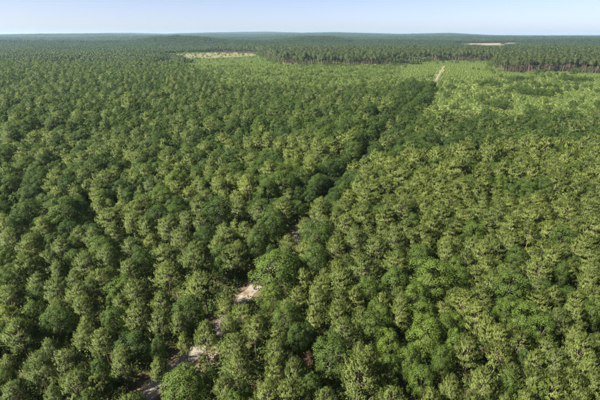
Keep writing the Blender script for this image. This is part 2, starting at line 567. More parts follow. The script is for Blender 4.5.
def field_patch(name, mat, pix, label, cat, cell, seed, z=.12, world=False):
    """a large patch laid over the terrain as a fine grid so that it follows the ground"""
    r = np.random.default_rng(seed)
    poly = np.array(pix if world else px_outline(pix))
    x0, y0 = poly.min(0); x1, y1 = poly.max(0)
    nx = int((x1 - x0) / cell) + 2; ny = int((y1 - y0) / cell) + 2
    gx, gy = np.meshgrid(x0 + np.arange(nx) * cell, y0 + np.arange(ny) * cell, indexing='ij')
    gz = height(gx, gy) + z
    v = np.stack([gx.ravel(), gy.ravel(), gz.ravel()], 1)
    cx, cy_ = gx[:-1, :-1] + cell / 2, gy[:-1, :-1] + cell / 2
    ok = inside(poly, cx + r.normal(size=cx.shape) * cell * .6, cy_ + r.normal(size=cx.shape) * cell * .6)
    I, J = np.nonzero(ok)
    f = np.stack([I * ny + J, (I + 1) * ny + J, (I + 1) * ny + J + 1, I * ny + J + 1], 1)
    structure(name, make_mesh(name, v, [f], mat, smooth_shade=True), label, cat)
    return poly

def inside(poly, x, y):
    x = np.asarray(x, float); y = np.asarray(y, float)
    res = np.zeros(x.shape, bool)
    n = len(poly)
    for i in range(n):
        xa, ya = poly[i]; xb, yb = poly[(i + 1) % n]
        if ya == yb:
            continue
        c = ((ya > y) != (yb > y)) & (x < (xb - xa) * (y - ya) / (yb - ya) + xa)
        res ^= c
    return res

POLY_CLEAR = field_patch('clearing', M_CLEAR, [(152, 57.2), (174, 54.6), (205, 53.0), (232, 52.6), (270, 53.7), (282, 55.0), (250, 56.8), (215, 58.6), (178, 59.2)],
                         'dry straw coloured clearing in front of the far tree line', 'clearing', 9, 1, .8)
POLY_MEAD = field_patch('heath', M_MEADOW, [(160, 56.0), (172, 53.6), (190, 52.6), (270, 53.5), (300, 56.5), (340, 62), (410, 66.5), (420, 60.8), (500, 61.4), (506, 73), (620, 74.5), (640, 112), (400, 116), (415, 92), (400, 78), (330, 74), (262, 70), (190, 64.5), (165, 60)],
                        'yellow green heath between the forest and the tall pine stands', 'heath', 10, 2, .07)
FAR_FIELD = [((c - 300) / 433 * Y, Y) for c, Y in ((457, 2080), (478, 1990), (500, 2060), (520, 2260), (519, 2440), (500, 2420), (478, 2330))]
POLY_FIELD = field_patch('bare_field', M_FIELD, FAR_FIELD, 'bare tan field strip among the far woods', 'field', 14, 3, .8, world=True)
VIEW_GAP = np.array([((c - 300) / 433 * Y, Y) for c, Y in ((455, 1330), (522, 1330), (522, 2460), (455, 2300))])
# bare sandy bank beside the track
patch('sandy_bank', M_SAND, px_outline([(204, 364), (209, 352), (222, 344), (236, 346), (232, 362), (215, 367)]), .16, 'bright bare sandy bank beside the track bend', 'bank', dome=.5, seed=5)
patch('sandy_bank', M_SAND, px_outline([(236, 296), (246, 292), (254, 292), (249, 297), (240, 299)]), .18, 'small sandy patch in the gap of the track beyond', 'bank', dome=.25, seed=6)

# ------------------------------------------------------------------ where every tree grows
# kind: P pine, B broadleaf; pixel centre of the crown in the photograph, crown width in pixels, tint
HAND = []
def hand(ox, oy, pines, broads):
    for a in pines:
        HAND.append(('P', ox + a[0] / 4, oy + a[1] / 4, a[2] / 4, a[3] if len(a) > 3 else None))
    for a in broads:
        HAND.append(('B', ox + a[0] / 4, oy + a[1] / 4, a[2] / 4, a[3] if len(a) > 3 else None))
hand(0, 300, [(85, 115, 125), (195, 160, 70), (345, 115, 85), (412, 125, 90), (270, 215, 120), (140, 260, 120), (50, 335, 105), (300, 320, 120), (212, 372, 85),
              (490, 200, 90), (562, 220, 95), (455, 320, 95), (550, 40, 95), (325, 22, 90), (213, 8, 80), (15, 225, 70)],
     [(215, 85, 125, .1), (440, 70, 90, .3), (500, 50, 55, .7), (135, 40, 80, .3), (400, 262, 80, .1), (15, 140, 60, .1), (400, 392, 60, .4), (130, 130, 60, .2), (20, 290, 50, .2)])
hand(150, 300, [(225, 130, 95), (345, 165, 110), (345, 235, 95), (305, 330, 85), (420, 90, 110), (500, 165, 85), (565, 250, 85), (490, 250, 90), (480, 350, 105),
                (560, 350, 90), (150, 55, 65), (40, 45, 90), (92, 140, 50), (12, 240, 60), (305, 75, 60)],
     [(140, 335, 165, .55), (215, 30, 110, .2), (540, 75, 120, .35), (385, 335, 70, .2), (340, 392, 90, .6), (40, 160, 60, .05), (240, 300, 70, .3), (590, 130, 80, .2)])
hand(300, 300, [(165, 110, 100), (155, 30, 85), (60, 30, 80), (235, 50, 80), (395, 35, 80), (100, 372, 95), (8, 372, 60), (240, 295, 160), (235, 172, 45),
                (380, 372, 125), (540, 375, 95), (592, 310, 70)],
     [(115, 205, 140, .3), (45, 315, 80, .35), (290, 120, 110, .4), (355, 160, 100, .8), (440, 230, 105, .5), (500, 145, 140, .8), (500, 50, 110, .55), (570, 110, 90, .5),
      (580, 230, 85, .4), (500, 300, 105, .5), (365, 262, 95, .4), (340, 60, 80, .5), (300, 18, 60, .5), (30, 120, 70, .1)])
hand(450, 300, [(115, 45, 95), (165, 100, 80), (80, 180, 90), (180, 190, 115), (215, 120, 65), (285, 140, 85), (345, 200, 85), (430, 210, 100), (145, 300, 110),
                (245, 270, 90), (20, 320, 85), (95, 372, 75), (235, 376, 75), (340, 300, 85), (420, 335, 100), (520, 190, 120), (590, 150, 85), (500, 335, 110),
                (570, 310, 85), (440, 50, 95), (500, 100, 65), (505, 20, 85), (565, 225, 75), (470, 275, 75), (560, 380, 80), (480, 388, 70), (170, 385, 60), (300, 385, 60)],
     [(20, 160, 95, .6), (30, 75, 95, .7), (380, 100, 105, .5), (290, 62, 130, .55), (210, 30, 85, .45), (355, 372, 65, .6), (250, 335, 60, .4), (295, 212, 45, .2), (575, 30, 80, .4)])
hand(0, 200, [(105, 180, 92), (35, 150, 85), (168, 95, 75), (245, 170, 72), (110, 260, 100), (190, 235, 90), (235, 260, 52), (340, 240, 90), (300, 300, 75), (405, 300, 92),
              (375, 140, 80), (325, 130, 72), (435, 220, 72), (460, 120, 75), (440, 60, 82), (390, 25, 65), (530, 70, 65), (530, 165, 72), (585, 100, 62), (520, 250, 72),
              (550, 350, 90), (480, 380, 62), (315, 370, 92), (220, 345, 82), (365, 330, 62), (50, 370, 90), (200, 20, 62), (15, 80, 60), (150, 312, 80)],
     [(100, 50, 100, .15), (260, 70, 125, .3), (310, 40, 90, .3), (75, 110, 82, .1), (30, 250, 90, .3), (60, 300, 92, .3), (150, 372, 85, .3), (572, 240, 82, .15), (285, 172, 52, .1), (440, 380, 62, .4)])
hand(150, 200, [(80, 100, 82), (130, 150, 72), (55, 200, 82), (55, 282, 110), (175, 230, 110), (165, 350, 110), (200, 90, 72), (305, 130, 82), (375, 115, 82), (375, 222, 112),
                (275, 330, 112), (445, 130, 92), (570, 40, 90), (430, 40, 82), (350, 30, 82), (540, 206, 62), (270, 160, 72), (205, 20, 82), (50, 382, 82), (150, 60, 62)],
     [(275, 60, 110, .1), (500, 90, 110, .2), (300, 246, 100, .3), (505, 300, 190, .55), (575, 270, 90, .45), (495, 378, 90, .75), (490, 170, 82, .2), (450, 222, 60, .1)])
hand(300, 200, [(130, 50, 72), (190, 80, 82), (140, 180, 82), (220, 150, 92), (250, 50, 72), (305, 170, 82), (370, 150, 82), (340, 60, 92), (400, 40, 90), (75, 50, 62),
                (250, 270, 120), (180, 312, 100), (385, 235, 90), (15, 300, 62), (70, 380, 72), (155, 370, 72), (520, 100, 82), (440, 150, 72), (570, 60, 82), (580, 190, 82), (405, 380, 72)],
     [(65, 140, 130, .2), (55, 245, 110, .25), (275, 362, 100, .45), (375, 320, 110, .35), (530, 320, 155, .65), (490, 210, 90, .4), (455, 90, 62, .4), (470, 380, 100, .6)])
hand(450, 200, [(60, 60, 80), (120, 190, 80), (155, 250, 75), (165, 320, 85), (330, 60, 75), (370, 180, 80), (360, 250, 110), (250, 280, 85), (420, 200, 65), (570, 120, 110),
                (540, 180, 90), (400, 110, 70), (320, 130, 75), (470, 40, 75), (560, 300, 80), (410, 350, 75), (345, 340, 75), (60, 220, 80), (520, 380, 80)],
     [(30, 320, 105, .55), (230, 370, 145, .5), (262, 230, 80, .3), (440, 158, 90, .3), (455, 292, 62, .3), (25, 260, 60, .6)])

trees = []     # dicts: kind, x, y, H, R, tint
ZC = {'P': 7.6, 'B': 6.2}
H0 = {'P': 12.4, 'B': 10.0}
R0 = {'P': 2.5, 'B': 3.0}
for kind, px, py, w, tint in HAND:
    x, y = ground_at(px, py, ZC[kind])
    fwd = project(x, y, ZC[kind])[2]
    R = float(np.clip(w / F * fwd / 2 * (1.13 if kind == 'P' else 1.0), 1.2, 4.4))
    if kind == 'P':
        H = float(np.clip(6.4 + 1.2 * R + rng.normal() * .5, 8, 13.2))
    else:
        H = float(np.clip(5.6 + 1.35 * R + rng.normal() * .5, 6, 12.2))
    v = float(track_side(x, y))
    if abs(v) < R * .8 + 1.6:                       # keep the roadway itself open
        x += (1 if v > 0 else -1) * (R * .8 + 1.6 - abs(v))
    if tint is None:
        tint = .36 + .42 * float(smooth(-30, 45, v)) + rng.normal() * .15
    trees.append(dict(kind=kind, x=float(x), y=float(y), H=H, R=R, tint=float(np.clip(tint + rng.normal() * .05, 0, 1)), hand=True))
n_hand = len(trees)

# spatial hash for spacing
CELL = 6.0
grid = {}
def put(t):
    grid.setdefault((int(t['x'] // CELL), int(t['y'] // CELL)), []).append(t)
for t in trees:
    put(t)
def clear_of(x, y, R, k):
    i, j = int(x // CELL), int(y // CELL)
    for a in (-1, 0, 1):
        for b in (-1, 0, 1):
            for t in grid.get((i + a, j + b), ()):
                if (t['x'] - x) ** 2 + (t['y'] - y) ** 2 < ((R + t['R']) * k) ** 2:
                    return False
    return True

def wave(x, y, s, ph):
    return .5 * np.sin(x / s + ph) * np.cos(y / (s * 1.13) + ph * 1.7) + .5 * np.sin((x + y) / (s * .61) + 2.3 * ph) * np.cos((x - y) / (s * .77) + ph)

def region(x, y, px, py, v, w, w2):
    """what grows at a ground point: (kind, mean height, mean radius, tint, spacing factor) or None"""
    if y < 765 and abs(v) < (3.0 if ((y < 104 and not 54 < y < 64) or y > 470) else 2.0):
        return None
    u = random.random()
    if y > 104 and abs(v) < 7 + 3 * w2 and u < .8 and py > 80:
        return ('B', 7.4, 2.4, .08, .54)          # dark broadleaves line the track
    if py > 98 + 6 * w and not (v > 0 and py < 146):
        if v > 0:        # dense light pine wood right of the track
            pp = .94 if w2 + .4 * w < .40 else .12
            return ('P', 9.8, 2.5, .76 + .12 * w, .60) if u < pp else ('B', 9.0, 2.8, .26, .62)
        close = float(smooth(-75, -8, v))
        pp = (.64 + .28 * close) if py > 135 else .34
        if w2 + .5 * w > .16:
            pp *= .22
        if u < pp:
            return ('P', 9.9, 2.6, .34 + .36 * close + .1 * w, .66 if py > 150 else .62)
        return ('B', 9.0, 2.7, (.03 if px < 140 else .14) + .15 * w, .60)
    if v > 0 and py >= 115 + 6 * w2 + random.gauss(0, 2):              # darker broadleaf belt
        lim = 146 + 5 * w - (px - 400) * .02
        if py > lim:
            return ('P', 9.6, 2.4, .72, .60) if u < .88 else ('B', 8.5, 2.5, .4, .6)
        return ('B', 7.8, 2.7, .10 + .15 * w2, .60) if u < .8 else ('P', 9.0, 2.2, .4, .6)
    if v > 0 or px > 400:                         # right: the young plantation and beyond
        if v < 6 + 10 * w2 + 4 * w and py > 80:
            return ('B', 7.6, 2.6, .10, .55)      # dark trees along the track
        if py > 72:
            if py < 100 and px > 480 and w + w2 > .75:
                return ('B', 5.2, 2.1, .15, .6)
            return ('Y', 1.2, .85, .6 + .3 * w, 1.3) if u < .93 else ('B', 4.2, 1.6, .12, .7)
        return ('Y', 1.6, 1.1, .7 + .2 * w, 1.4)
    # left of the track, beyond the middle
    if v > -6 + 7 * w2 and py > 82:
        return ('B', 8.0, 2.5, .12, .56)
    if px > 255 - 2.0 * (98 - py) and py < 84 + 4 * w:
        return ('Y', 1.9, 1.25, .45 + .3 * w, 1.15) if u < .88 else ('B', 4.5, 1.9, .45, .7)
    if px > 150:
        return ('B', 7.4, 2.7, .18 + .24 * w, .58) if u < .82 else ('P', 9.0, 2.2, .3, .58)
    return ('B', 8.6, 2.9, .02 + .2 * w, .58) if u < .74 else ('P', 9.5, 2.4, .08, .58)

# tall pine stands with their front edges in view (pixel outlines of the trees' feet)
STAND = [np.array(px_outline(p)) for p in (
    [(272, 60.5), (284, 65.0), (330, 66.4), (372, 66.0), (404, 63.4), (404, 50.4), (330, 50.0), (262, 51.0), (258, 54.0)],
    [(404, 61.6), (440, 61.0), (480, 61.6), (496, 62.5), (496, 49.6), (404, 49.8)],
    [(496, 70.5), (508, 73.6), (560, 72.4), (600, 74.0), (660, 75.0), (660, 50.0), (496, 50.0)],
    [(214, 53.0), (262, 53.6), (262, 48.6), (214, 48.6)],
)]

def in_stand(x, y):
    res = np.zeros(np.shape(x), bool)
    for p in STAND:
        res |= inside(p, x, y)
    return res

def in_open(x, y):
    jx, jy = x + 14 * wave(x, y, 11, .5), y + 45 * wave(x, y, 19, 1.4)
    return inside(POLY_CLEAR, jx, jy) | inside(POLY_FIELD, x, y)

FAR = 960.0
MARG = 26.0
def candidates(y0, y1, step):
    """jittered points, in rows along the track's direction, inside the view wedge"""
    out = []
    c, s = TDIR[1], TDIR[0]
    half = .80 * y1 + MARG
    n = int((half * 2 + y1 * 1.2) / step)
    us = np.arange(-half * 1.3, half * 1.3, step)
    vs = np.arange(-y1 * .6 - MARG, y1 * 1.5, step)
    U, V = np.meshgrid(us, vs)
    U = U + rng.uniform(-.34, .34, U.shape) * step; V = V + rng.uniform(-.46, .46, V.shape) * step
    X = U * c + V * s; Y = -U * s + V * c
    ok = (Y >= y0) & (Y < y1) & (np.abs(X) < .79 * np.maximum(Y, 0) + MARG)
    return np.stack([X[ok], Y[ok]], 1)

OPEN_PX = [(152, 394), (160, 386), (170, 378), (180, 370), (190, 362), (200, 356), (212, 355), (146, 388), (158, 376), (238, 299), (247, 294), (256, 291), (298, 236)]
def hides_track(x, y, H, R):
    """would this tree stand between the photographer and a stretch of track that shows in the photograph?"""
    cx, cy_, fw = project(x, y, H * .66)
    rx = R / fw * F * 1.05; ry = H * .42 / fw * F
    return any(((cx - a) / rx) ** 2 + ((cy_ - b) / ry) ** 2 < 1 for a, b in OPEN_PX)

def fill(y0, y1, step):
    pts = candidates(y0, y1, step)
    x_, y_ = pts[:, 0], pts[:, 1]
    if y1 > 480:
        keep = ~(in_stand(x_, y_) | in_open(x_, y_))
        x_, y_ = x_[keep], y_[keep]
    px_, py_, _ = project(x_, y_, 8.0)
    v_ = np.where(y_ < 760, track_side(x_, y_), 99.0)
    data = np.stack([x_, y_, px_, py_, v_, wave(x_, y_, 31, .7), wave(x_, y_, 12.0, 2.1)], 1).tolist()
    for x, y, px, py, vv, w, w2 in data:
        g = region(x, y, px, py, vv, w, w2)
        if g is None:
            continue
        kind, mh, mr, tint, sep = g
        if kind in 'PB':
            mr *= 1.12; mh *= 1.02
        if y > 700 and random.random() < (y + 150 * w - 800) / 160:
            continue
        f = min(max(random.gauss(1, .2), .55), 1.5)
        R = mr * f
        H = mh * (.55 + .45 * f) * min(max(random.gauss(1, .07), .8), 1.2)
        v = abs(vv)
        if kind in 'PB' and y > 125:
            q = random.random()
            if q < .10:
                H *= 1.22; R *= 1.25; tint -= .12
            elif q < .22:
                H *= .72; tint += .15
            tint += .16 * w2
            if q > .965:
                continue
        if y < 765 and v < (R * .75 + 1.7 if ((y < 104 and not 54 < y < 64) or y > 470) else R * .5 + .9 + .8 * w2):
            continue
        if y < 112:                    # between the trees placed from the photograph: fewer and lower ones
            sep *= 1.38 if vv < 0 else 1.2
            H *= .84; R *= .95
        if y < 80 and hides_track(x, y, H, R):
            continue
        if not clear_of(x, y, R, sep):
            continue
        t = dict(kind=kind, x=float(x), y=float(y), H=H, R=R, tint=min(max(tint + random.gauss(0, .19), 0), 1), hand=False)
        trees.append(t); put(t)
fill(-12, 135, 1.55)
fill(135, 420, 2.6)
fill(420, FAR, 3.3)

def far_points(y0, y1, st):
    out = []
    gy = np.arange(y0, y1, st)
    for yv in gy:
        xs = np.arange(-.82 * yv - 60, .82 * yv + 60, st)
        out.append(np.stack([xs + rng.uniform(-.35, .35, len(xs)) * st, yv + rng.uniform(-.35, .35, len(xs)) * st], 1))
    return np.concatenate(out)

# low growth over the heath and the clearing beyond
_p = far_points(820, 1420, 4.2)
_in = inside(POLY_MEAD, _p[:, 0], _p[:, 1]) & ~in_stand(_p[:, 0], _p[:, 1])
_dry = inside(POLY_CLEAR, _p[:, 0], _p[:, 1])
_w = wave(_p[:, 0], _p[:, 1], 24, .9)
_u = rng.random(len(_p))
for (x, y), w, dry, u in zip(_p[_in | _dry].tolist(), _w[_in | _dry].tolist(), _dry[_in | _dry].tolist(), _u[_in | _dry].tolist()):
    if (dry and u < .965) or u < .25 or abs(float(track_side(x, y))) < 3:
        continue
    if u > .93 + .05 * (not dry) - .06 * w:
        h_ = random.uniform(3, 7)
        trees.append(dict(kind='B', x=x, y=y, H=h_, R=h_ * .42, tint=random.uniform(0, .3), hand=False))
    else:
        h_ = random.uniform(.9, 2.3)
        trees.append(dict(kind='Y', x=x, y=y, H=h_, R=h_ * .6, tint=min(max(.35 + .5 * w + random.gauss(0, .2), 0), 1), hand=False))

# tall pines
for k, poly in enumerate(STAND):
    x0, y0 = poly.min(0); x1, y1 = poly.max(0)
    y1 = min(y1, 1500)
    st = 6.2 if k != 3 else 8.0
    gx, gy = np.meshgrid(np.arange(x0, x1, st), np.arange(y0, y1, st))
    gx = (gx + rng.uniform(-.45, .45, gx.shape) * st).ravel(); gy = (gy + rng.uniform(-.45, .45, gy.shape) * st).ravel()
    jx, jy = gx + 10 * wave(gx, gy, 17, 1.2), gy + 34 * wave(gx, gy, 21, .3)
    ok = inside(poly, jx, jy) & ~inside(VIEW_GAP, gx, gy) & (np.abs(gx) < .84 * gy) & (rng.random(len(gx)) < .80)
    for x, y in zip(gx[ok], gy[ok]):
        trees.append(dict(kind='T', x=float(x), y=float(y), H=float(np.clip(rng.normal(18.5, 2.8) * (1 + .16 * float(wave(x, y, 38, .9))), 12, 25)), R=float(np.clip(rng.normal(3.5, .7), 2.0, 5.2)),
                          tint=float(np.clip(.42 + rng.normal() * .22, 0, 1)), hand=False))

for k, poly in enumerate(STAND[:3]):
    n = len(poly)
    for a in range(n):
        pa, pb = poly[a], poly[(a + 1) % n]
        if min(pa[1], pb[1]) > 1050:
            continue
        for q in range(int(np.linalg.norm(pb - pa) / 2.8)):
            p = pa + (pb - pa) * random.random() + np.array([random.gauss(0, 9), random.gauss(-6, 14)])
            h_ = random.uniform(2.5, 7) * (1.5 if random.random() < .2 else 1)
            trees.append(dict(kind='B', x=float(p[0]), y=float(p[1]), H=h_, R=h_ * random.uniform(.35, .5), tint=random.uniform(.2, .8), hand=False))

# lone trees and bushes that stand out in the open ground
LONE = [(196, 59.3, 5, 'B'), (204, 58.6, 4, 'B'), (183, 58.5, 3.5, 'B'), (253, 58.2, 4, 'B'), (271, 58.5, 6, 'B'), (257, 54.5, 9, 'P'), (240, 59.5, 3, 'B'),
        (536, 76, 7, 'B'), (542, 79, 6, 'B'), (549, 77.5, 6, 'B'), (556, 76, 5.5, 'B'), (563, 77, 6, 'B'), (571, 75.5, 6, 'B'), (575, 74.8, 5.5, 'B'), (533, 86, 5.5, 'B'),
        (537, 88.5, 5.5, 'B'), (510, 84, 5, 'B'), (515, 82, 5.5, 'B'), (521, 81, 5, 'B'), (500, 78, 5, 'B'), (493, 75, 5, 'B'), (478, 70.5, 4.5, 'B'), (473, 70, 4, 'B'),
        (481, 87, 5, 'B'), (485, 83, 4.5, 'B'), (462, 84, 4, 'B'), (557, 92, 4, 'B'), (575, 90.5, 4, 'B'), (568, 92, 3.5, 'B'), (412, 81, 5, 'B'), (405, 68.5, 5, 'B'),
        (437, 64.5, 5, 'B'), (443, 63.8, 6, 'B'), (590, 88, 3.5, 'B'), (452, 91, 4.5, 'B'), (528, 95, 4, 'B'), (544, 97, 3.6, 'B'), (505, 93, 4, 'B')]
lone_trees = []
for px, py, h, kind in LONE:
    x, y = ground_at(px, py, 0)
    lone_trees.append(dict(kind='L' if kind == 'B' else 'T', x=x, y=y, H=h + rng.normal() * .3, R=h * .46, tint=float(np.clip(.12 + rng.normal() * .08, 0, 1)), px=px, py=py))

# ------------------------------------------------------------------ prototypes
NV = 9
PINE_A = [gen_pine(100 + i, 12.4, 2.5, 0) for i in range(NV)]
BROAD_A = [gen_broad(200 + i, 10.0, 3.0, 0) for i in range(NV)]
PINE_MESH = [split_meshes('pine', *p, M_PINE, M_BARK) for p in PINE_A]
BROAD_MESH = [split_meshes('broadleaf', *p, M_LEAF, M_BARK2) for p in BROAD_A]
DEAD_CROWN = make_mesh('withered_crown', PINE_A[2][1][0], [PINE_A[2][1][1]], M_DEAD, leaf_kind=PINE_A[2][1][2], normals=PINE_A[2][1][3])
TALL_MESH = [split_meshes('tall_pine', *gen_pine(300 + i, 19.5, 3.0, 2 if i > 2 else 1, tall=True), M_TALL, M_BARK_T) for i in range(6)]
YOUNG_MESH = [split_meshes('young_pine', *gen_pine(400 + i, 3.4, 1.15, 2), M_SAPL, M_BARK) for i in range(5)]
BUSH_MESH = [split_meshes('bush_tree', *gen_broad(500 + i, 6.0, 2.76, 1), M_LEAF, M_BARK2) for i in range(4)]

def proto(name, me):
    return bpy.data.objects.new(name, me)

P_MID = [proto('pine_mid', joined('pine_mid', *gen_pine(600 + i, 12.4, 2.5, 1), M_PINE, M_BARK)) for i in range(6)]
P_LOW = [proto('pine_low', joined('pine_low', *gen_pine(620 + i, 12.4, 2.5, 2), M_PINE, M_BARK)) for i in range(5)]
P_HI = [proto('pine_hi', joined('pine_hi', *PINE_A[i], M_PINE, M_BARK)) for i in range(4)]
B_HI = [proto('broad_hi', joined('broad_hi', *BROAD_A[i], M_LEAF, M_BARK2)) for i in range(4)]
B_MID = [proto('broad_mid', joined('broad_mid', *gen_broad(640 + i, 10, 3, 1), M_LEAF, M_BARK2)) for i in range(6)]
B_LOW = [proto('broad_low', joined('broad_low', *gen_broad(660 + i, 10, 3, 2), M_LEAF, M_BARK2)) for i in range(5)]
T_LOW = [proto('tall_low', joined('tall_low', *gen_pine(680 + i, 19.5, 3, 2, tall=True), M_TALL, M_BARK_T)) for i in range(5)]
T_MID = [proto('tall_mid', joined('tall_mid', *gen_pine(690 + i, 19.5, 3, 1, tall=True), M_TALL, M_BARK_T)) for i in range(5)]
Y_LOW = [proto('young_low', joined('young_low', *gen_pine(700 + i, 3.4, 1.15, 2), M_SAPL, M_BARK)) for i in range(5)]
S_LOW = []
for i in range(6):
    v, f, k, nr_ = gen_shrub(720 + i)
    S_LOW.append(proto('shrub', make_mesh('shrub', v, [f], M_BUSH, leaf_kind=k, normals=nr_)))

def gen_patch(seed, size, ntree, lod_n, mat_choice):
    """a small square of wood for the far distance: every tree a trunk and a lump of leaf faces"""
    r = np.random.default_rng(seed)
    V, Fq, K, mi4, NR = [], [], [], [], []
    n0 = 0
    side = int(math.sqrt(ntree))
    for i in range(side):
        for j in range(side):
            cx = ((i + .5 + r.uniform(-.4, .4)) / side - .5) * size
            cy_ = ((j + .5 + r.uniform(-.4, .4)) / side - .5) * size
            pine = r.random() < mat_choice
            H = r.normal(14.5 if pine else 11, 1.6) * (1 if mat_choice < .9 else 1.15); R = size / side * r.uniform(.46, .66)
            zc = H * (.74 if pine else .6); hz = H * (.24 if pine else .38)
            n = lod_n
            d = unit(r.normal(size=(n, 3)) + np.array([0, 0, .6]))
            pos = np.array([cx, cy_, zc]) + d * np.array([R, R, hz]) * r.uniform(.75, 1.05, (n, 1))
            nor = unit(d * .7 + np.array([0, 0, .3]) + r.normal(size=(n, 3)) * .4)
            L = R * r.uniform(.55, 1.0, n) * (1 if n > 20 else 1.5)
            v = leaf_quads(pos, nor, L, L * .7, r)
            v = facing(v, 4, d)
            NR.append(np.repeat(unit(d + r.normal(size=d.shape) * .25), 4, 0))
            V.append(v); Fq.append(n0 + np.arange(len(v)).reshape(-1, 4)); mi4 += [1 if pine else 2] * n
            K.append(np.full(len(v), np.clip(r.normal(.3, .25), 0, 1))); n0 += len(v)
            # trunk: a three-sided tapering post
            a = np.arange(3) * 2.094 + r.uniform(0, 6)
            rt = .22
            b = np.stack([cx + rt * np.cos(a), cy_ + rt * np.sin(a), np.zeros(3)], 1)
            t = np.stack([cx + rt * .6 * np.cos(a), cy_ + rt * .6 * np.sin(a), np.full(3, zc)], 1)
            V.append(np.concatenate([b, t])); K.append(np.zeros(6))
            tn = np.stack([np.cos(a), np.sin(a), np.zeros(3)], 1); NR += [tn, tn]
            Fq.append(n0 + np.array([(0, 1, 4, 3), (1, 2, 5, 4), (2, 0, 3, 5)])); mi4 += [0] * 3
            n0 += 6
    return make_mesh('wood_patch', np.concatenate(V), [np.concatenate(Fq)], [M_BARK, M_TALL, M_LEAF], leaf_kind=np.concatenate(K), mat_idx=mi4, normals=np.concatenate(NR))

W_NEAR = [proto('wood_near', gen_patch(800 + i, 26, 36, 26, (.3, .3, .55, .8, .95, .95)[i])) for i in range(6)]
W_FAR = [proto('wood_far', gen_patch(820 + i, 52, 100, 9, (.3, .4, .6, .9)[i])) for i in range(4)]

# ------------------------------------------------------------------ scatter of what nobody could count
def scatter(name, label, category, pts, protos):
    """pts: rows x, y, z, scale_xy, scale_z, rotation, tint, prototype index"""
    pts = np.asarray(pts, np.float32)
    me = bpy.data.meshes.new(name)
    me.vertices.add(len(pts))
    me.vertices.foreach_set('co', pts[:, :3].ravel())
    a = me.attributes.new('size', 'FLOAT_VECTOR', 'POINT')
    a.data.foreach_set('vector', np.stack([pts[:, 3], pts[:, 3], pts[:, 4]], 1).ravel())
    a = me.attributes.new('turn', 'FLOAT_VECTOR', 'POINT')
    tilt = np.random.default_rng(5).normal(size=(len(pts), 2)) * .03
    a.data.foreach_set('vector', np.stack([tilt[:, 0], tilt[:, 1], pts[:, 5]], 1).astype(np.float32).ravel())
    a = me.attributes.new('tint', 'FLOAT', 'POINT')
    a.data.foreach_set('value', pts[:, 6].copy())
    a = me.attributes.new('pick', 'INT', 'POINT')
    a.data.foreach_set('value', pts[:, 7].astype(np.int32))
    o = link(bpy.data.objects.new(name, me))
    o['kind'] = 'stuff'; o['label'] = label; o['category'] = category
    ng = bpy.data.node_groups.new(name, 'GeometryNodeTree')
    ng.interface.new_socket('Geometry', in_out='INPUT', socket_type='NodeSocketGeometry')
    ng.interface.new_socket('Geometry', in_out='OUTPUT', socket_type='NodeSocketGeometry')
    gi = ng.nodes.new('NodeGroupInput'); go = ng.nodes.new('NodeGroupOutput')
    iop = ng.nodes.new('GeometryNodeInstanceOnPoints')
    g2i = ng.nodes.new('GeometryNodeGeometryToInstance')
    for p in reversed(protos):
        oi = ng.nodes.new('GeometryNodeObjectInfo')
        oi.inputs['Object'].default_value = p
        ng.links.new(oi.outputs['Geometry'], g2i.inputs[0])
    def attr(n, t):
        q = ng.nodes.new('GeometryNodeInputNamedAttribute')
        q.data_type = t
        q.inputs['Name'].default_value = n
        return next(s for s in q.outputs if s.enabled and s.name == 'Attribute')
    e2r = ng.nodes.new('FunctionNodeEulerToRotation')
    ng.links.new(attr('turn', 'FLOAT_VECTOR'), e2r.inputs[0])
    ng.links.new(gi.outputs[0], iop.inputs['Points'])
    ng.links.new(g2i.outputs[0], iop.inputs['Instance'])
    iop.inputs['Pick Instance'].default_value = True
    ng.links.new(attr('pick', 'INT'), iop.inputs['Instance Index'])
    ng.links.new(e2r.outputs[0], iop.inputs['Rotation'])
    ng.links.new(attr('size', 'FLOAT_VECTOR'), iop.inputs['Scale'])
    ng.links.new(iop.outputs[0], go.inputs[0])
    md = o.modifiers.new('scatter', 'NODES')
    md.node_group = ng
    return o

_hz = height(np.array([t['x'] for t in trees]), np.array([t['y'] for t in trees]))
for t, z in zip(trees, _hz.tolist()):
    t['z'] = z
def row(t, base_h, base_r, idx):
    z = t['z'] - .05
    return (t['x'], t['y'], z, t['R'] / base_r, t['H'] / base_h, rng.uniform(0, 6.28), t['tint'], idx)

# choose the 300 of each kind that show largest
_A = np.array([(t['x'], t['y'], t['H'], t['R'], .72 if t['kind'] == 'P' else .6) for t in trees])
_c = project(_A[:, 0], _A[:, 1], _A[:, 2] * _A[:, 4]); _t = project(_A[:, 0], _A[:, 1], _A[:, 2])
_rp = _A[:, 3] / np.maximum(_c[2], 1) * F
_ok = (_c[0] > -_rp * .4) & (_c[0] < 600 + _rp * .4) & (_t[1] < 396) & (_A[:, 1] > 0)
for t, a_, b_, c_, d_, e_ in zip(trees, _c[0].tolist(), _c[1].tolist(), _t[0].tolist(), _t[1].tolist(), (_rp * _ok).tolist()):
    t['cx'], t['cy'], t['tx'], t['ty'], t['show'] = a_, b_, c_, d_, e_
chosen = {}
for k, lim in (('P', 300), ('B', 300), ('T', 200), ('Y', 300)):
    sel = sorted((t for t in trees if t['kind'] == k and t['show'] > 0), key=lambda t: -t['show'])
    if k == 'T':      # the front rows: nearest first
        sel = [t for t in sel if t['y'] < 760]
    chosen[k] = sel[:lim]
    for t in chosen[k]:
        t['own'] = True

# ---- individuals
def pct(v, full):
    return int(round(100 * min(max(v / full, 0), 1)))

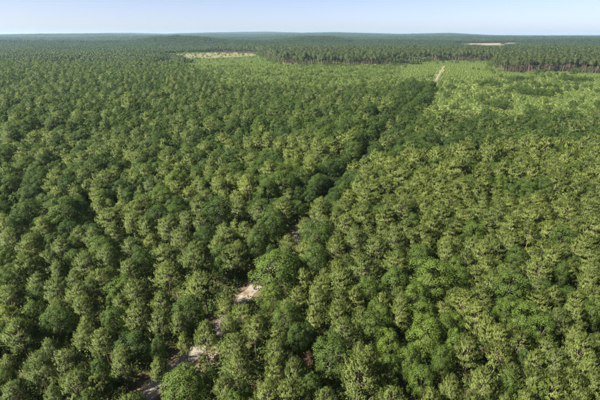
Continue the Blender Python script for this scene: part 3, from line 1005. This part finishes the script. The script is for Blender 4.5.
def individual(t, name, meshes, base_h, base_r, label, category, group, idx, crown_mesh=None):
    root = link(bpy.data.objects.new(name, None))
    root.empty_display_size = .5
    root.location = (t['x'], t['y'], float(height(t['x'], t['y'])) - .03)
    root.rotation_euler = (rng.normal() * .04, rng.normal() * .04, rng.uniform(0, 6.28))
    root.scale = (t['R'] / base_r, t['R'] / base_r, t['H'] / base_h)
    root['label'] = label; root['category'] = category; root['group'] = group
    tm, cm = meshes[idx]
    a = link(bpy.data.objects.new('trunk', tm)); a.parent = root
    b = link(bpy.data.objects.new('crown', crown_mesh or cm)); b.parent = root
    b['tint'] = t['tint']
    return root

UNITS = 'zero one two three four five six seven eight nine ten eleven twelve thirteen fourteen fifteen sixteen seventeen eighteen nineteen'.split()
TENS = '0 0 twenty thirty forty fifty sixty seventy eighty ninety'.split()
def words(n):
    if n < 20:
        return UNITS[n]
    if n >= 100:
        return 'hundred'
    return TENS[n // 10] + ('' if n % 10 == 0 else '-' + UNITS[n % 10])

def where(t):
    """place of the tree's top in the picture, in hundredths of its width and height"""
    return 'top %s percent across, %s percent down' % (words(pct(t['tx'], 600)), words(pct(t['ty'], 400)))

def tone(kind, tint):
    if kind == 'P':
        return 'grey-green' if tint < .33 else ('olive' if tint < .62 else 'yellow-green')
    return 'dark' if tint < .25 else ('mid-green' if tint < .5 else 'bright green')

def girth(t, base_r):
    q = t['R'] / base_r
    return 'slender' if q < .85 else ('broad' if q > 1.12 else 'medium')

def side(t):
    v = float(track_side(t['x'], t['y']))
    if abs(v) < 8:
        return 'beside track'
    return 'left of track' if v < 0 else 'right of track'

SPECIAL = {}
def special(kind, px, py, label):
    t = min(chosen[kind], key=lambda q: (q['cx'] - px) ** 2 + (q['cy'] - py) ** 2 + (1e6 if id(q) in SPECIAL else 0))
    SPECIAL[id(t)] = label
special('B', 185, 384, 'large bright green broadleaf crown touching the track at the bottom edge')
special('B', 276, 275, 'widest bright green broadleaf crown, right of the gap where the track shows')
special('P', 236, 341, 'tall pine standing in front of the bright sandy bank')
special('P', 219, 282, 'pine at the left rim of the gap where the track shows again')
special('B', 316, 235, 'dark rounded broadleaf right of the dark corridor in the middle')
special('P', 360, 374, 'largest dense pine in the bottom middle of the photo')
special('B', 329, 351, 'wide dark broadleaf hiding the foot of a pale pine, bottom middle')
special('P', 341, 327, 'pale pine rising behind a wide dark broadleaf, bottom middle')
for k, name, meshes, bh, br, cat, grp in (('P', 'pine_tree', PINE_MESH, 12.4, 2.5, 'pine tree', 'pines in the near forest'),
                                          ('B', 'broadleaf_tree', BROAD_MESH, 10.0, 3.0, 'broadleaf tree', 'broadleaf trees in the near forest')):
    for i, t in enumerate(chosen[k]):
        kindname = 'pine' if k == 'P' else 'broadleaf'
        lbl = SPECIAL.get(id(t)) or '%s %s %s %s, %s' % (girth(t, br), tone(k, t['tint']), kindname, side(t), where(t))
        individual(t, name, meshes, bh, br, lbl, cat, grp, int(rng.integers(0, NV)))

for px, py, h_, r_, lbl in ((309, 362, 4.5, 1.3, 'low withered reddish brown pine in the shade between green crowns, bottom middle'),
                            (341, 258, 6.5, 1.7, 'small brownish withered pine below a row of pines near the middle'),
                            (571, 256, 6.5, 1.8, 'pale brownish thin pine amid yellow-green pines at the right edge')):
    xw, yw = ground_at(px, py, h_ * .6)
    individual(dict(x=xw, y=yw, H=h_, R=r_, tint=.5), 'withered_pine_tree', PINE_MESH, 12.4, 2.5, lbl, 'pine tree', 'withered pines', 2, DEAD_CROWN)

for i, t in enumerate(chosen['T']):
    stand = 0
    for s in range(4):
        if bool(inside(STAND[s], t['x'], t['y'])):
            stand = s
    place = ('front edge of the stand left of the far track end', 'front edge of the stand behind the far track end', 'front edge of the right hand stand', 'edge of the stand behind the clearing')[stand]
    lbl = '%s %s bare-trunked pine, %s, %s' % (girth(t, 3.5), tone('P', t['tint']), ('left stand', 'middle stand', 'right stand', 'clearing stand')[stand], where(t))
    individual(t, 'tall_pine_tree', TALL_MESH, 19.5, 3.0, lbl, 'tall pine', 'tall pines at the ' + place, int(rng.integers(0, 3)))
for i, t in enumerate(chosen['Y']):
    lbl = '%s light green young pine in plantation, %s' % (girth(t, 1.15), where(t))
    individual(t, 'young_pine_tree', YOUNG_MESH, 3.4, 1.15, lbl, 'young pine', 'young pines in the open plantation', int(rng.integers(0, 5)))
for t in lone_trees:
    px, py, _ = project(t['x'], t['y'], t['H'])
    t['tx'], t['ty'] = float(px), float(py)
    if t['kind'] == 'L':
        lbl = 'dark rounded bush on the light heath, %s' % where(t)
        individual(t, 'bush', BUSH_MESH, 6.0, 2.76, lbl, 'bush', 'dark bushes dotted over the heath', int(rng.integers(0, 4)))
    else:
        individual(t, 'tall_pine_tree', TALL_MESH, 19.5, 3.0, 'single small pine standing on the edge of the straw coloured clearing', 'tall pine', 'lone pine', 1)

# ---- the remaining trees
def bands(kind, hi, mid, low, bh, br):
    protos = hi + mid + low
    rows = []
    for t in trees:
        if t['kind'] != kind or t.get('own'):
            continue
        d = math.hypot(t['x'], t['y'])
        if d < 130:
            i = rng.integers(0, len(hi)) if hi else rng.integers(0, len(protos))
        elif d < (520 if kind != 'T' else 1100):
            i = len(hi) + rng.integers(0, len(mid)) if mid else rng.integers(0, len(protos))
        else:
            i = len(hi) + len(mid) + rng.integers(0, len(low))
        rows.append(row(t, bh, br, int(i)))
    return rows, protos
r_, p_ = bands('P', P_HI, P_MID, P_LOW, 12.4, 2.5)
scatter('pine_wood', 'mass of pine crowns filling the forest beyond the nearest trees', 'pine wood', r_, p_)
r_, p_ = bands('B', B_HI, B_MID, B_LOW, 10, 3)
scatter('broadleaf_wood', 'mass of broadleaf crowns filling the forest beyond the nearest trees', 'wood', r_, p_)
r_, p_ = bands('T', [], T_MID, T_LOW, 19.5, 3)
scatter('tall_pine_wood', 'tall pine stands behind the heath with dark trunk edges', 'pine wood', r_, p_)
r_, p_ = bands('Y', [], [], Y_LOW, 3.4, 1.15)
scatter('young_plantation', 'light green young plantation on the open ground', 'plantation', r_, p_)

# undergrowth
def shrubs(p, s_mean, tall, tint):
    n = len(p)
    s_ = np.clip(rng.normal(s_mean, .4, n), .4, 2.4)
    return np.stack([p[:, 0], p[:, 1], height(p[:, 0], p[:, 1]), s_, s_ * rng.uniform(*tall, n), rng.uniform(0, 6.28, n), np.clip(rng.normal(tint, .22, n), 0, 1), rng.integers(0, 6, n)], 1)
p = candidates(-8, 190, 1.6)
v = np.abs(track_side(p[:, 0], p[:, 1])); u = rng.random(len(p))
p1 = p[(v > 2.0) & ~((v < 3.0) & (u < .5)) & (u < .9)]
p = candidates(190, 620, 5.0)
p2 = p[(np.abs(track_side(p[:, 0], p[:, 1])) > 3) & (project(p[:, 0], p[:, 1], 1.0)[1] < 122)]
rows = np.concatenate([shrubs(p1, 1.05, (.8, 1.5), .32), shrubs(p2, 1.0, (.5, .8), .95)])
scatter('undergrowth', 'low shrubs and bracken under and between the trees', 'undergrowth', rows, S_LOW)

# far woods to the hills
rows = []
p = far_points(700, 2600, 21)
x, y = p[:, 0], p[:, 1]
w, w2 = wave(x, y, 140, 1.1), wave(x, y, 55, .4)
keep = ~(in_open(x, y) | (y + 150 * wave(x, y, 31, .7) < 815) | (inside(VIEW_GAP, x, y) & (rng.random(len(x)) < .8)) | ((y < 1510) & in_stand(x, y)) | inside(POLY_MEAD, x + 25 * wave(x, y, 23, .8), y + 60 * wave(x, y, 31, 1.9)) | ((w2 > .62) & (w > .1)))
x, y, w, w2 = x[keep], y[keep], w[keep], w2[keep]
n = len(x)
pine = ((w > .05) | (project(x, y, 10.0)[0] > 300)) & (rng.random(n) < .8)
idx = np.where(pine, rng.integers(3, 6, n), rng.integers(0, 3, n))
r1 = np.stack([x, y, height(x, y) - .3, rng.uniform(.9, 1.1, n), rng.uniform(.56, .84, n) * (1 + .14 * w + .2 * smooth(1000, 1900, y)), rng.integers(0, 4, n) * 1.5708 + rng.normal(size=n) * .2,
               np.clip(.12 + .22 * (1 - smooth(900, 1800, y)) + .26 * w2 + rng.normal(size=n) * .14 - np.clip(height(x, y) / 40, 0, .5), 0, 1), idx], 1)
p = far_points(2600, 10500, 44)
x, y = p[:, 0], p[:, 1]
w, w2 = wave(x, y, 420, 1.9), wave(x, y, 170, .4)
keep = w2 < .6
x, y, w = x[keep], y[keep], w[keep]
n = len(x)
r2 = np.stack([x, y, height(x, y) - .5, np.ones(n), rng.uniform(.85, 1.2, n), rng.integers(0, 4, n) * 1.5708, np.clip(.10 + .3 * w + rng.normal(size=n) * .14 - np.clip(height(x, y) / 110, 0, .45), 0, 1), 6 + rng.integers(0, 4, n)], 1)
rows = np.concatenate([r1, r2])
scatter('far_woodland', 'hazy woodland covering the low hills out to the horizon', 'woodland', rows, W_NEAR + W_FAR)

# ------------------------------------------------------------------ haze
def build_haze():
    S = 17000.0
    zb, zt = -6.0, 175.0
    v = [(-S, -S, zb), (S, -S, zb), (S, S, zb), (-S, S, zb), (-S, -S, zt), (S, -S, zt), (S, S, zt), (-S, S, zt)]
    f = [(0, 3, 2, 1), (4, 5, 6, 7), (0, 1, 5, 4), (1, 2, 6, 5), (2, 3, 7, 6), (3, 0, 4, 7)]
    m, nt, out = new_mat('haze_air')
    pv = N(nt, 'ShaderNodeVolumePrincipled')
    pv.inputs['Color'].default_value = (.45, .72, 1.0, 1)
    pv.inputs['Density'].default_value = 0.000046
    pv.inputs['Anisotropy'].default_value = 0.2
    nt.links.new(pv.outputs[0], out.inputs['Volume'])
    structure('haze', make_mesh('haze', np.array(v, float), [np.array(f)], m), 'thin blue haze lying over the whole forest', 'haze', kind='stuff')
build_haze()
print('TREES', len(trees), {k: sum(t['kind'] == k for t in trees) for k in 'PBTY'}, 'hand', n_hand)
